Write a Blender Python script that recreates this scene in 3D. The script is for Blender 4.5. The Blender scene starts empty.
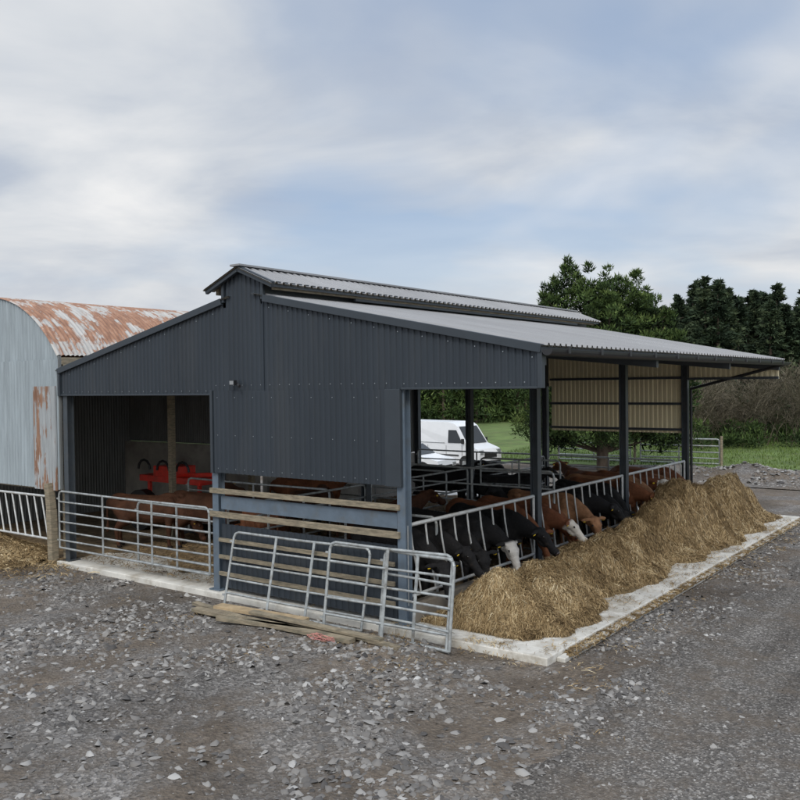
import bpy, bmesh, math, random
import numpy as np
from mathutils import Vector, Matrix
random.seed(7); rng=np.random.default_rng(7)
S=bpy.context.scene
COL=S.collection
# ------------------------------------------------------------------ camera
CX,CY,CZ=7.297,-9.7227,3.4; yaw,pit,rol,FP=0.6431,-0.0180,-0.0124,867.2
F=Vector((-math.sin(yaw)*math.cos(pit),math.cos(yaw)*math.cos(pit),math.sin(pit)))
R0=Vector((math.cos(yaw),math.sin(yaw),0)); U0=R0.cross(F)
R=math.cos(rol)*R0+math.sin(rol)*U0; U=-math.sin(rol)*R0+math.cos(rol)*U0
cd=bpy.data.cameras.new('camera'); cd.sensor_width=36; cd.lens=FP/800*36; cd.clip_end=2000; cd.clip_start=.1
co=bpy.data.objects.new('camera',cd); COL.objects.link(co); S.camera=co
M=Matrix(((R.x,U.x,-F.x,CX),(R.y,U.y,-F.y,CY),(R.z,U.z,-F.z,CZ),(0,0,0,1))); co.matrix_world=M
S.view_settings.view_transform='Standard'; S.view_settings.look='None'; S.view_settings.exposure=0
# ------------------------------------------------------------------ materials
def newmat(n):
    m=bpy.data.materials.new(n); m.use_nodes=True; nt=m.node_tree
    return m,nt,nt.nodes['Principled BSDF']
def N(nt,t,**k):
    n=nt.nodes.new(t)
    for a,b in k.items(): setattr(n,a,b)
    return n
def ramp(nt,fac,stops):
    r=N(nt,'ShaderNodeValToRGB'); e=r.color_ramp.elements
    while len(e)<len(stops): e.new(.5)
    for i,(p,c) in enumerate(stops):
        e[i].position=p; e[i].color=(c[0],c[1],c[2],1)
    nt.links.new(fac,r.inputs[0]); return r.outputs[0]
def noise(nt,scale,detail=6,rough=.6,vec=None,dist=0):
    n=N(nt,'ShaderNodeTexNoise'); n.inputs['Scale'].default_value=scale; n.inputs['Detail'].default_value=min(detail,6); n.inputs['Roughness'].default_value=rough; n.inputs['Distortion'].default_value=dist
    if vec is not None: nt.links.new(vec,n.inputs['Vector'])
    return n.outputs['Fac']
def coord(nt,scale=(1,1,1),kind='Object'):
    t=N(nt,'ShaderNodeTexCoord'); mp=N(nt,'ShaderNodeMapping'); mp.inputs['Scale'].default_value=scale
    nt.links.new(t.outputs[kind],mp.inputs[0]); return mp.outputs[0]
def mix(nt,fac,a,b,mode='MIX'):
    m=N(nt,'ShaderNodeMix',data_type='RGBA',blend_type=mode)
    for s,v in ((m.inputs[0],fac),(m.inputs[6],a),(m.inputs[7],b)):
        if isinstance(v,(int,float)): s.default_value=v
        elif isinstance(v,tuple): s.default_value=(v[0],v[1],v[2],1)
        else: nt.links.new(v,s)
    return m.outputs[2]
def bump(nt,b,h,dist=.01,st=1):
    n=N(nt,'ShaderNodeBump'); n.inputs['Distance'].default_value=dist; n.inputs['Strength'].default_value=st
    nt.links.new(h,n.inputs['Height']); nt.links.new(n.outputs[0],b.inputs['Normal'])
def simple(name,c,rough=.6,metal=0,var=.25,sc=3,bmp=0,bsc=40,stretch=(1,1,1),dark=None,dirt=0,spec=None):
    m,nt,b=newmat(name); v=coord(nt,stretch)
    lo=tuple(x*(1-var) for x in c); hi=tuple(min(1,x*(1+var)) for x in c)
    col=ramp(nt,noise(nt,sc,4,.65,v),[(.3,lo),(.7,hi)])
    if dirt:
        mk=ramp(nt,noise(nt,sc*.5+.7,6,.7,v),[(.5,(0,0,0)),(.68,(dirt,)*3)])
        col=mix(nt,mk,col,dark)
    nt.links.new(col,b.inputs['Base Color']); b.inputs['Roughness'].default_value=rough; b.inputs['Metallic'].default_value=metal
    if spec is not None: b.inputs['Specular IOR Level'].default_value=spec
    if bmp: bump(nt,b,noise(nt,bsc,3,.6,v),bmp)
    return m
def tonemat(name,stops,rough=.8):
    m,nt,b=newmat(name); a=N(nt,'ShaderNodeAttribute',attribute_name='tone')
    col=ramp(nt,a.outputs['Fac'],stops); nt.links.new(col,b.inputs['Base Color']); b.inputs['Roughness'].default_value=rough
    b.inputs['Specular IOR Level'].default_value=.2
    return m
M_clad=simple('anthracite_cladding',(.030,.038,.048),.5,0,.14,1.0,dirt=.5,dark=(.050,.055,.06),stretch=(1,1,.2),spec=.35)
M_trim=simple('anthracite_trim',(.030,.038,.047),.45,0,.1)
M_roof=simple('roof_sheet',(.27,.27,.275),.42,0,.12,.8,dirt=.4,dark=(.19,.185,.18),stretch=(.3,1,1))
M_cream=simple('cream_liner',(.90,.80,.54),.5,0,.08,1.5,dirt=.3,dark=(.62,.52,.34),stretch=(1,1,.3))
M_under=simple('roof_liner',(.42,.40,.34),.6,0,.1)
M_steel=simple('painted_steel',(.05,.06,.07),.5,0,.2,4,dirt=.4,dark=(.08,.075,.068))
M_steelb=simple('bluegrey_steel',(.11,.145,.185),.5,0,.15,4,dirt=.5,dark=(.11,.105,.09))
M_galv=simple('galvanised_steel',(.36,.38,.38),.5,.35,.3,9,dirt=.7,dark=(.15,.125,.095))
M_galvw=simple('bright_galvanised',(.54,.55,.54),.5,.25,.15,9,dirt=.45,dark=(.25,.21,.16))
M_wood=simple('timber',(.24,.2,.14),.85,0,.4,6,.004,30,(1,1,6),dirt=.6,dark=(.08,.085,.06))
M_woodl=simple('new_timber',(.40,.30,.18),.8,0,.25,5,.003,30)
M_conc=simple('concrete',(.60,.58,.53),.9,0,.2,1.8,.004,35,dirt=.8,dark=(.28,.235,.17))
M_concd=simple('dirty_concrete',(.24,.21,.17),.9,0,.35,1.5,.004,25,dirt=.7,dark=(.12,.09,.06))
M_block=simple('block_wall',(.36,.34,.31),.9,0,.25,1.5,dirt=.5,dark=(.14,.12,.1))
M_white=simple('white_paint',(.80,.81,.82),.3,0,.03)
M_glass=simple('dark_glass',(.02,.025,.03),.12,0,.1)
M_tyre=simple('tyre_rubber',(.02,.02,.02),.8,0,.2)
M_black=simple('black_plastic',(.018,.018,.02),.5,0,.2)
M_red=simple('red_paint',(.66,.035,.02),.4,0,.25,5,dirt=.3,dark=(.12,.06,.04))
M_lamp=simple('lamp_lens',(.25,.26,.27),.15,0,.05)
M_twine=simple('pink_twine',(.6,.25,.22),.8,0,.3)
M_screw=simple('screw_heads',(.33,.36,.38),.4,.4,.1)
M_bark=simple('bark',(.1,.075,.055),.95,0,.4,8,.02,20,(1,1,.3))
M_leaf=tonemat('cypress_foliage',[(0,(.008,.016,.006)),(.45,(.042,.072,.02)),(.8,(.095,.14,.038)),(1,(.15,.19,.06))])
M_needle=tonemat('spruce_foliage',[(0,(.012,.021,.013)),(.5,(.032,.052,.028)),(1,(.085,.11,.055))])
M_twig=tonemat('bare_twigs',[(0,(.05,.043,.028)),(.6,(.14,.12,.085)),(1,(.22,.19,.14))])
M_hay=tonemat('hay_strands',[(0,(.085,.055,.026)),(.38,(.27,.185,.09)),(.72,(.47,.35,.19)),(1,(.66,.56,.37))],.8)
M_hayb=simple('hay_mass',(.19,.13,.06),.9,0,.45,14,.03,60,(1,1,2))
M_stone=tonemat('slate_chips',[(0,(.06,.056,.054)),(.45,(.19,.178,.165)),(.8,(.35,.335,.315)),(1,(.52,.51,.49))],.85)
M_grassb=tonemat('grass_blades',[(0,(.06,.10,.02)),(1,(.15,.21,.055))])
def rusty(name,axis_stretch,amt,base=(.36,.4,.43),rcol=((.12,.045,.025),(.32,.13,.07),(.42,.24,.16)),n2s=.6,wid=.11):
    m,nt,b=newmat(name); v=coord(nt,axis_stretch); v2=coord(nt,(1,1,1))
    n1=noise(nt,1.8,6,.75,v,.4); n2=noise(nt,n2s,4,.6,v2)
    s=N(nt,'ShaderNodeMath',operation='ADD'); nt.links.new(n1,s.inputs[0]); nt.links.new(n2,s.inputs[1])
    mk=ramp(nt,s.outputs[0],[(amt,(0,0,0)),(amt+wid,(1,1,1))])
    rc=ramp(nt,noise(nt,5,6,.7,v),[(.3,rcol[0]),(.55,rcol[1]),(.75,rcol[2])])
    gc=ramp(nt,noise(nt,3,6,.7,v),[(.3,tuple(x*.72 for x in base)),(.7,tuple(x*1.2 for x in base))])
    nt.links.new(mix(nt,mk,gc,rc),b.inputs['Base Color']); b.inputs['Roughness'].default_value=.65; b.inputs['Metallic'].default_value=.05
    return m
M_rustroof=rusty('rusty_roof',(.6,2.6,.6),.93,(.44,.42,.39),((.16,.075,.045),(.33,.17,.10),(.46,.31,.23)),1.3,.17)
M_rustwall=rusty('rusty_wall',(4.5,1,.22),1.04,(.30,.345,.37),((.14,.07,.045),(.26,.17,.12),(.34,.28,.23)),.6,.22)
M_rustpatch=rusty('rust_patch_sheet',(8,1,.4),.98,(.33,.35,.36),((.13,.06,.035),(.27,.15,.095),(.38,.28,.2)),.9,.18)
M_rustin=rusty('rusty_sheet',(1,2,.35),1.12,(.16,.165,.16),((.07,.035,.025),(.14,.07,.045),(.2,.13,.09)))
def groundmat():
    m,nt,b=newmat('gravel_ground'); v=coord(nt)
    vo=N(nt,'ShaderNodeTexVoronoi'); vo.inputs['Scale'].default_value=26; nt.links.new(v,vo.inputs['Vector'])
    vo2=N(nt,'ShaderNodeTexVoronoi'); vo2.inputs['Scale'].default_value=60; nt.links.new(v,vo2.inputs['Vector'])
    sep=N(nt,'ShaderNodeSeparateColor'); nt.links.new(vo.outputs['Color'],sep.inputs[0])
    sep2=N(nt,'ShaderNodeSeparateColor'); nt.links.new(vo2.outputs['Color'],sep2.inputs[0])
    c1=ramp(nt,sep.outputs[0],[(0,(.09,.083,.078)),(.6,(.20,.186,.173)),(1,(.42,.40,.385))])
    c2=ramp(nt,sep2.outputs[0],[(0,(.07,.065,.06)),(.7,(.185,.172,.157)),(1,(.34,.325,.31))])
    col=mix(nt,.5,c1,c2)
    mud=ramp(nt,noise(nt,.5,6,.7,v),[(.41,(0,0,0)),(.56,(.92,.92,.92))])
    mc=ramp(nt,noise(nt,9,6,.75,v),[(.3,(.075,.058,.044)),(.7,(.22,.18,.14))])
    col=mix(nt,mud,col,mc)
    big=ramp(nt,noise(nt,.35,5,.65,v),[(.35,(.62,.61,.6)),(.65,(1.2,1.18,1.15))])
    col=mix(nt,1.0,col,big,'MULTIPLY')
    nt.links.new(col,b.inputs['Base Color'])
    rr=ramp(nt,noise(nt,.8,5,.65,v),[(.38,(.55,.55,.55)),(.5,(.9,.9,.9))]); nt.links.new(rr,b.inputs['Roughness']); b.inputs['Specular IOR Level'].default_value=.3
    h=N(nt,'ShaderNodeMath',operation='ADD'); nt.links.new(vo.outputs['Distance'],h.inputs[0]); nt.links.new(noise(nt,30,4,.7,v),h.inputs[1])
    bump(nt,b,h.outputs[0],.03,.8); return m
M_ground=groundmat()
def roadmat():
    m,nt,b=newmat('road_surface'); v=coord(nt)
    vo=N(nt,'ShaderNodeTexVoronoi'); vo.inputs['Scale'].default_value=48; nt.links.new(v,vo.inputs['Vector'])
    sep=N(nt,'ShaderNodeSeparateColor'); nt.links.new(vo.outputs['Color'],sep.inputs[0])
    c=ramp(nt,sep.outputs[0],[(0,(.085,.08,.075)),(.75,(.17,.16,.148)),(1,(.36,.345,.33))])
    v3=coord(nt,(1,.16,1)); w=ramp(nt,noise(nt,1.3,6,.7,v3),[(.35,(.66,.63,.6)),(.65,(1.2,1.17,1.13))])
    c=mix(nt,1.0,c,w,'MULTIPLY')
    st=ramp(nt,noise(nt,1.3,6,.75,v),[(.48,(0,0,0)),(.62,(.75,.75,.75))]); c=mix(nt,st,c,ramp(nt,noise(nt,14,5,.7,v),[(.3,(.08,.065,.052)),(.7,(.20,.165,.13))]))
    nt.links.new(c,b.inputs['Base Color']); b.inputs['Roughness'].default_value=.9; b.inputs['Specular IOR Level'].default_value=.2
    h=N(nt,'ShaderNodeMath',operation='ADD'); nt.links.new(vo.outputs['Distance'],h.inputs[0]); nt.links.new(noise(nt,40,4,.7,v),h.inputs[1])
    bump(nt,b,h.outputs[0],.02,.8); return m
M_road=roadmat()
M_grass=simple('grass_field',(.105,.155,.04),.95,0,.35,.7,.05,12,dirt=.5,dark=(.14,.14,.06))
M_bed=simple('straw_bedding',(.22,.155,.085),.95,0,.5,5,.03,25,dirt=.7,dark=(.08,.055,.034))
# ------------------------------------------------------------------ mesh builder
class MB:
    def __init__(s): s.v=[];s.f=[];s.m=[];s.sm=[]
    def face(s,pts,m=0,smooth=False):
        i=len(s.v); s.v+= [tuple(p) for p in pts]; s.f.append(tuple(range(i,i+len(pts)))); s.m.append(m); s.sm.append(smooth)
    def add(s,vs,fs,m=0,smooth=False):
        i=len(s.v); s.v+=[tuple(p) for p in vs]
        for f in fs: s.f.append(tuple(a+i for a in f)); s.m.append(m); s.sm.append(smooth)
    def box(s,x0,x1,y0,y1,z0,z1,m=0):
        s.add([(x,y,z) for x in (x0,x1) for y in (y0,y1) for z in (z0,z1)],[(0,1,3,2),(4,6,7,5),(0,4,5,1),(2,3,7,6),(0,2,6,4),(1,5,7,3)],m)
    def beam(s,p,q,w,h,m=0,up=(0,0,1)):
        p=Vector(p);q=Vector(q);d=(q-p).normalized();u=Vector(up); r=d.cross(u)
        if r.length<1e-3: r=d.cross(Vector((1,0,0)))
        r.normalize();u=r.cross(d); r=r*w/2;u=u*h/2
        s.add([p-r-u,p+r-u,p+r+u,p-r+u,q-r-u,q+r-u,q+r+u,q-r+u],[(0,3,2,1),(4,5,6,7),(0,1,5,4),(1,2,6,5),(2,3,7,6),(3,0,4,7)],m)
    def tube(s,p,q,r,m=0,n=8,r2=None):
        p=Vector(p);q=Vector(q);d=(q-p).normalized(); a=d.cross(Vector((0,0,1)))
        if a.length<1e-3:a=d.cross(Vector((1,0,0)))
        a.normalize();b=d.cross(a); r2=r if r2 is None else r2
        vs=[p+(a*math.cos(t)+b*math.sin(t))*r for t in [2*math.pi*k/n for k in range(n)]]+[q+(a*math.cos(t)+b*math.sin(t))*r2 for t in [2*math.pi*k/n for k in range(n)]]
        s.add(vs,[(k,(k+1)%n,n+(k+1)%n,n+k) for k in range(n)],m,True)
        s.add(vs[:n],[tuple(range(n))[::-1]],m); s.add(vs[n:],[tuple(range(n))],m)
    def path(s,ps,r,m=0,n=8):
        for a,b in zip(ps[:-1],ps[1:]): s.tube(a,b,r,m,n)
    def ibeam(s,p,q,w,h,m=0,up=(0,0,1),t=.014):
        p=Vector(p);q=Vector(q);d=(q-p).normalized();u=Vector(up); r=d.cross(u).normalized();u=r.cross(d)
        s.beam(p,q,t,h-2*t,m,up)
        for sg in (-1,1):
            o=u*(sg*(h/2-t/2)); s.beam(p+o,q+o,w,t,m,up)
    def ribbed(s,fpt,u0,u1,pitch,depth,vlo,vhi,m=0,prof=None,nv=1):
        prof=prof or [(0,0),(.45,0),(.55,1),(.9,1)]
        us=[];k=0
        while True:
            st=False
            for a,h in prof:
                u=u0+(k+a)*pitch
                if u>=u1: st=True;break
                us.append((u,h*depth))
            if st: break
            k+=1
        us.append((u1,0))
        base=len(s.v)
        for u,h in us:
            a,b=vlo(u),vhi(u)
            for j in range(nv+1): s.v.append(tuple(fpt(u,a+(b-a)*j/nv,h)))
        for i in range(len(us)-1):
            for j in range(nv):
                a=base+i*(nv+1)+j; s.f.append((a,a+nv+1,a+nv+2,a+1)); s.m.append(m); s.sm.append(False)
    def obj(s,name,mats,parent=None,loc=None,rotz=0,bevel=0):
        me=bpy.data.meshes.new(name); me.from_pydata(s.v,[],s.f); me.update()
        for mt in mats: me.materials.append(mt)
        me.polygons.foreach_set('material_index',s.m); me.polygons.foreach_set('use_smooth',s.sm)
        o=bpy.data.objects.new(name,me); COL.objects.link(o)
        if parent: o.parent=parent
        if loc: o.location=loc
        o.rotation_euler[2]=rotz
        if bevel:
            b=o.modifiers.new('b','BEVEL'); b.width=bevel; b.segments=2; b.limit_method='ANGLE'
        return o
def empty(name):
    o=bpy.data.objects.new(name,None); COL.objects.link(o); return o
def npmesh(name,V,Fc,mats,tone=None,parent=None,smooth=False,midx=None):
    me=bpy.data.meshes.new(name); k=Fc.shape[1]
    me.vertices.add(len(V)); me.vertices.foreach_set('co',V.astype(np.float32).ravel())
    me.loops.add(Fc.size); me.loops.foreach_set('vertex_index',Fc.astype(np.int32).ravel())
    me.polygons.add(len(Fc)); me.polygons.foreach_set('loop_start',np.arange(0,Fc.size,k,dtype=np.int32))
    me.update(calc_edges=True)
    if smooth: me.polygons.foreach_set('use_smooth',np.ones(len(Fc),bool))
    if midx is not None: me.polygons.foreach_set('material_index',midx.astype(np.int32))
    for mt in mats: me.materials.append(mt)
    if tone is not None:
        a=me.attributes.new('tone','FLOAT','POINT'); a.data.foreach_set('value',tone.astype(np.float32))
    o=bpy.data.objects.new(name,me); COL.objects.link(o)
    if parent: o.parent=parent
    return o
_G=rng.random((256,256))
def vnoise(x,y):
    xi=np.floor(x).astype(int);yi=np.floor(y).astype(int);fx=x-xi;fy=y-yi;fx=fx*fx*(3-2*fx);fy=fy*fy*(3-2*fy)
    g=lambda a,b:_G[a%256,b%256]
    return (g(xi,yi)*(1-fx)+g(xi+1,yi)*fx)*(1-fy)+(g(xi,yi+1)*(1-fx)+g(xi+1,yi+1)*fx)*fy
def fbm(x,y,o=4):
    r=0;a=.5
    for i in range(o): r=r+a*vnoise(x*2**i+17*i,y*2**i+5*i); a*=.5
    return r
# ------------------------------------------------------------------ ground
GZ=-0.09
def ground_h(x,y):
    near=np.exp(-((x)/14)**2-((y+3)/12)**2)
    off=np.clip((3.2-x)/1.0,0,1)
    inb=((x>-8.6)&(x<2.6)&(y>-.4)).astype(float)
    h=GZ+near*off*(1-inb)*((fbm(x*.7,y*.7,5)-.48)*.26)
    return np.where(inb>0,GZ-.01,h)
n=300; t=np.linspace(-1,1,n); g=np.sinh(t*6.2)/np.sinh(6.2)*700
gx,gy=np.meshgrid(g-1,g-3,indexing='ij'); gz=ground_h(gx,gy)
idx=np.arange(n*n).reshape(n,n); Fq=np.stack([idx[:-1,:-1],idx[1:,:-1],idx[1:,1:],idx[:-1,1:]],-1).reshape(-1,4)
npmesh('ground',np.stack([gx,gy,gz],-1).reshape(-1,3),Fq,[M_ground],smooth=True)
def sheet(name,xs,ys,z,mat,edge=None):
    X,Y=np.meshgrid(xs,ys,indexing='ij')
    if edge: X,Y=edge(X,Y)
    Z=np.full_like(X,z) if not callable(z) else z(X,Y)
    i=np.arange(X.size).reshape(X.shape); f=np.stack([i[:-1,:-1],i[1:,:-1],i[1:,1:],i[:-1,1:]],-1).reshape(-1,4)
    return npmesh(name,np.stack([X,Y,Z],-1).reshape(-1,3),f,[mat],smooth=True)
def gedge(X,Y):
    k=np.clip(1-(Y-24.8)/6,0,1); return X,Y+k*((fbm(X*.35,Y*0,4)-.5)*2.5 + np.clip(-X-6,0,20)*-.15)
def grz(X,Y): return GZ+.012+.45*np.clip((Y-25)/12,0,1)+np.clip(Y-45,0,500)*.004
sheet('grass_field',np.linspace(-260,200,400),np.concatenate([np.linspace(24.8,40,30),np.linspace(45,500,20)]),grz,M_grass,gedge)
def redge(X,Y):
    k=np.clip(1-(X-3.5)/1.0,0,1); return X+k*((fbm(Y*.5,Y*0+3,5)-.5)*1.1+(fbm(Y*4,Y*0+8,3)-.45)*.35),Y
sheet('road',np.linspace(3.5,9.5,14),np.linspace(-30,22,900),GZ+.006,M_road,redge)
def chips(name,n,xf,yf,size,seed,zf=None,road=.34,p=4.2):
    r=np.random.default_rng(seed); x=xf(r,n);y=yf(r,n)
    keep=~((x>-8.35)&(x<2.48)&(y>-.18)&(y<13.6)); x=x[keep];y=y[keep]
    dens=fbm(x*.8,y*.8,4); keep=r.random(len(x))<np.clip((dens-.32)*4.2,.10,1)*np.where(x>3.7,road,1); x=x[keep];y=y[keep]; n=len(x)
    z=ground_h(x,y) if zf is None else zf(x,y)
    z=np.where(x>3.4,np.maximum(z,GZ+.004),z)
    base=np.array([(1,0,0),(.4,.9,0),(-.6,.8,0),(-1,-.1,0),(-.3,-.9,0),(.6,-.7,0),(.3,.1,1),(-.3,-.1,.9)],float)
    fs=np.array([(0,1,6),(1,2,6),(2,7,6),(2,3,7),(3,4,7),(4,5,7),(5,6,7),(5,0,6)])
    sz=size[0]+(size[1]-size[0])*r.random(n)**p; sz=np.where(x>3.7,sz*.55,sz)
    V=base[None]*(1+.35*r.standard_normal((n,8,1))*.7); V[:,:,2]*=(.25+.4*r.random((n,1)))
    V[:,:,1]*=(.4+.6*r.random((n,1)))
    a=r.random(n)*6.283; c,s=np.cos(a)[:,None],np.sin(a)[:,None]
    ta=r.normal(0,.28,n)[:,None]; X0,Z0=V[:,:,0].copy(),V[:,:,2].copy(); V[:,:,0]=X0*np.cos(ta)+Z0*np.sin(ta); V[:,:,2]=-X0*np.sin(ta)+Z0*np.cos(ta)
    X=(V[:,:,0]*c-V[:,:,1]*s);Y=(V[:,:,0]*s+V[:,:,1]*c)
    P=np.stack([x[:,None]+X*sz[:,None],y[:,None]+Y*sz[:,None],z[:,None]+V[:,:,2]*sz[:,None]],-1)
    Fc=(fs[None]+8*np.arange(n)[:,None,None]).reshape(-1,3)
    tone=np.repeat(np.clip(r.beta(1.9,2.7,n)+.12*(r.random(n)>.93),0,1),8)
    npmesh(name,P.reshape(-1,3),Fc,[M_stone],tone)
chips('gravel',85000,lambda r,n:r.uniform(-9.5,8,n),lambda r,n:-.1-7.0*r.random(n)**1.0,(.007,.07),1)
chips('gravel.001',40000,lambda r,n:2.4+r.exponential(1.3,n),lambda r,n:r.uniform(-2,26,n),(.009,.05),2)
def bank(X,Y): return GZ+.02+np.maximum(0,.5*np.exp(-((Y-22.3-.1*X)/1.0)**2)*np.clip((X+5.5)/2,0,1)*(.35+fbm(X*.9,Y*.9,5)))
sheet('gravel_bank',np.linspace(-7,14,160),np.linspace(19.5,25.2,50),bank,M_ground)
chips('gravel.002',7000,lambda r,n:r.uniform(-6,8,n),lambda r,n:r.uniform(20,25,n),(.03,.12),3,zf=lambda x,y:bank(x,y),road=1)
# ------------------------------------------------------------------ slabs
mb=MB()
ys=[-.15+13.55*i/9 for i in range(10)]
for i in range(9): mb.box(.0,2.34,ys[i]+(.004 if i else 0),ys[i+1]-.004,-.35,0.0)
mb.box(-8.4,-.008,-.15,13.4,-.35,-.002)
mb.box(2.343,2.46,.1,13.4,-.35,-.045)
mb.obj('concrete_apron',[M_conc],bevel=.012)
# ------------------------------------------------------------------ steel shed
B=3.97; XL,XM,XC=-8.307,-3.858,2.214; L=3*B
shed=empty('livestock_shed')
zL=lambda x:3.739+(4.79-3.739)*(x+8.307)/4.766
zR=lambda x:4.79-(x+2.634)*(4.79-3.834)/4.848
zroof=lambda x: zL(x) if x<-3.1 else zR(x)
zcap=lambda x:5.29-abs(x+3.104)*.41
PW,PD=.105,.018
PR=[(0,0),(.5,0),(.62,1),(.88,1)]
mb=MB(); front=lambda u,v,h:(u,-.03-h,v)
fl=lambda c:(lambda u:c)
mb.ribbed(front,XL,-3.54,PW,PD,fl(3.28),lambda u:zL(u)-.02,0,PR)
mb.ribbed(front,-3.54,-2.634,PW,PD,fl(3.28),lambda u:zcap(u)-.02,0,PR)
mb.ribbed(front,-2.634,XC,PW,PD,lambda u:3.28 if u<.02 else 3.35,lambda u:zR(u)-.02,0,PR)
lower=lambda u,v,h:(u,-.052-h,v)
mb.ribbed(lower,XM,.04,PW,PD,fl(1.975),fl(3.33),0,PR)
mb.obj('gable_cladding',[M_clad],shed)
mb=MB()
mb.beam((XL-.05,-.055,zL(XL)),( -3.57,-.055,zL(-3.54)),.09,.11)
mb.beam((-2.60,-.055,zR(-2.6)),(XC+.05,-.055,zR(XC+.05)),.09,.11)
mb.box(-3.575,-3.515,-.075,-.02,zL(-3.54)-.02,zcap(-3.54)-.03); mb.box(-2.665,-2.605,-.075,-.02,zR(-2.63)-.02,zcap(-2.63)-.03)
mb.box(XM-.03,XM+.03,-.085,-.02,1.965,3.34); mb.box(-.20,.065,-.085,-.02,1.965,3.335)
mb.box(XL,XM-.035,-.065,-.02,3.255,3.285); mb.box(.07,XC,-.065,-.02,3.325,3.355)
mb.box(XC-.01,XC+.06,-.085,0,3.33,zR(XC)+.03); mb.box(XL-.06,XL+.01,-.085,0,3.25,zL(XL)+.03)
mb.beam((-3.88,-.12,zcap(-3.88)),(-3.104,-.12,5.29),.06,.10); mb.beam((-3.104,-.12,5.29),(-2.33,-.12,zcap(-2.33)),.06,.10)
mb.obj('barge_trim',[M_trim],shed,bevel=.006)
mb=MB()
def screws(y,zf,x0,x1,step=.3):
    x=x0
    while x<x1:
        z=zf(x); mb.add([(x+.008*math.cos(a),y,z+.008*math.sin(a)) for a in [k*math.pi/3 for k in range(6)]],[(0,1,2,3,4,5)]); x+=step
for z in (2.05,2.6,3.22): screws(-.073,lambda x:z,XM+.15,-.25,.21 if z<2.1 else .42)
screws(-.051,lambda x:3.33,XL+.1,XM,.21); screws(-.051,lambda x:3.41,.12,XC,.21)
screws(-.051,lambda x:3.42,XM+.1,0,.21)
screws(-.051,lambda x:zL(x)-.13,XL+.3,-3.6,.42); screws(-.051,lambda x:zR(x)-.13,-2.5,XC,.42)
mb.obj('screws',[M_screw],shed)
RP=[(0,0),(.6,0),(.7,1),(.9,1)]
mb=MB(); OY0,OY1=-.10,L+.12
mb.ribbed(lambda u,v,h:(v,u,zR(v)+.05+h),OY0,OY1,.16,.03,fl(-2.85),fl(XC+.10),0,RP)
mb.ribbed(lambda u,v,h:(v,u,zR(v)+.035+h),OY0,OY1,.16,.03,fl(-2.85),fl(XC+.09),1,RP)
mb.ribbed(lambda u,v,h:(v,u,zL(v)+.05+h),OY0,OY1,.16,.03,fl(XL-.12),fl(-3.4),0,RP)
mb.ribbed(lambda u,v,h:(v,u,zL(v)+.035+h),OY0,OY1,.16,.03,fl(XL-.12),fl(-3.4),1,RP)
mb.obj('main_roof',[M_roof,M_under],shed)
mb=MB()
for a,b in ((-3.9,-3.104),(-3.104,-2.32)):
    mb.ribbed(lambda u,v,h:(v,u,zcap(v)+.03+h),OY0-.08,OY1+.1,.16,.025,fl(a),fl(b),0,RP)
    mb.ribbed(lambda u,v,h:(v,u,zcap(v)+.015+h),OY0-.08,OY1+.1,.16,.025,fl(a),fl(b),1,RP)
mb.beam((-3.104,OY0-.1,5.335),(-3.104,OY1+.12,5.335),.22,.03,0)
mb.obj('ridge_canopy',[M_roof,M_wood],shed)
mb=MB()
for x in (-3.75,-2.45): mb.beam((x,0,zcap(x)-.06),(x,L,zcap(x)-.06),.06,.10,0)
mb.beam((-2.37,-.1,zcap(-2.37)-.0),(-2.37,L+.15,zcap(-2.37)-.0),.03,.09,1)
y=0
while y<=L+.01:
    for x in (-3.54,-2.70):
        mb.beam((x,y,zroof(x)-.1),(x,y,zcap(x)-.05),.06,.06,1,up=(0,1,0))
    y+=B/2
mb.beam((-2.66,.0,zR(-2.66)+.13),(-2.66,L,zR(-2.66)+.13),.03,.12,1)
mb.beam((-2.45,2,zcap(-2.45)-.13),(-2.45,L-1,zcap(-2.45)-.13),.05,.05,1)
mb.obj('ridge_vent_frame',[M_wood,M_steel],shed)
mb=MB()
for k in range(4):
    y=[.06,B,2*B,L-.06][k]
    for x,top in ((XL+.1,zL(XL+.1)),(XM,zL(XM)),(0.02,zR(0))):
        m=1 if (k==0 and x>XL+.2) else 0
        if k==0 and x<XL+.2: x+=-.02
        mb.ibeam((x,y,0),(x,y,top-.12),.14,.15,m,up=(1,0,0) if k else (0,1,0))
        mb.box(x-.13,x+.13,y-.13,y+.13,0.003,.02,m)
    mb.ibeam((XL,y,zL(XL)-.17),(-3.3,y,zL(-3.3)-.17),.1,.2,0)
    mb.ibeam((-2.9,y,zR(-2.9)-.17),(.1,y,zR(.1)-.17),.1,.2,0)
    x0,x1=.1,XC+.02
    a0,a1=zR(x0)-.07,zR(x1)-.07
    for yy,sg in ((y-.05,1),(y+.05,-1)):
        mb.face([(x0,yy,a0-.34),(x1,yy,a1-.14),(x1,yy,a1),(x0,yy,a0)][::sg],0)
    mb.face([(x0,y-.05,a0-.34),(x0,y+.05,a0-.34),(x1,y+.05,a1-.14),(x1,y-.05,a1-.14)],0)
    mb.face([(x1,y-.05,a1-.14),(x1,y+.05,a1-.14),(x1,y+.05,a1),(x1,y-.05,a1)],0)
    mb.beam((-3.5,y,zL(-3.5)-.17),(-2.7,y,zR(-2.7)-.17),.08,.16,0)
for x in (-7.5,-6.7,-5.9,-5.1,-4.3,-3.6,-2.7,-1.9,-1.1,-.3,.5,1.2,1.85):
    mb.beam((x,0,zroof(x)-.005),(x,L,zroof(x)-.005),.05,.09,2)
mb.beam((XC+.03,0,zR(XC)-.03),(XC+.03,L+.1,zR(XC)-.03),.04,.14,0)
mb.obj('steel_frame',[M_steel,M_steelb,M_wood],shed,bevel=0)
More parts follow.
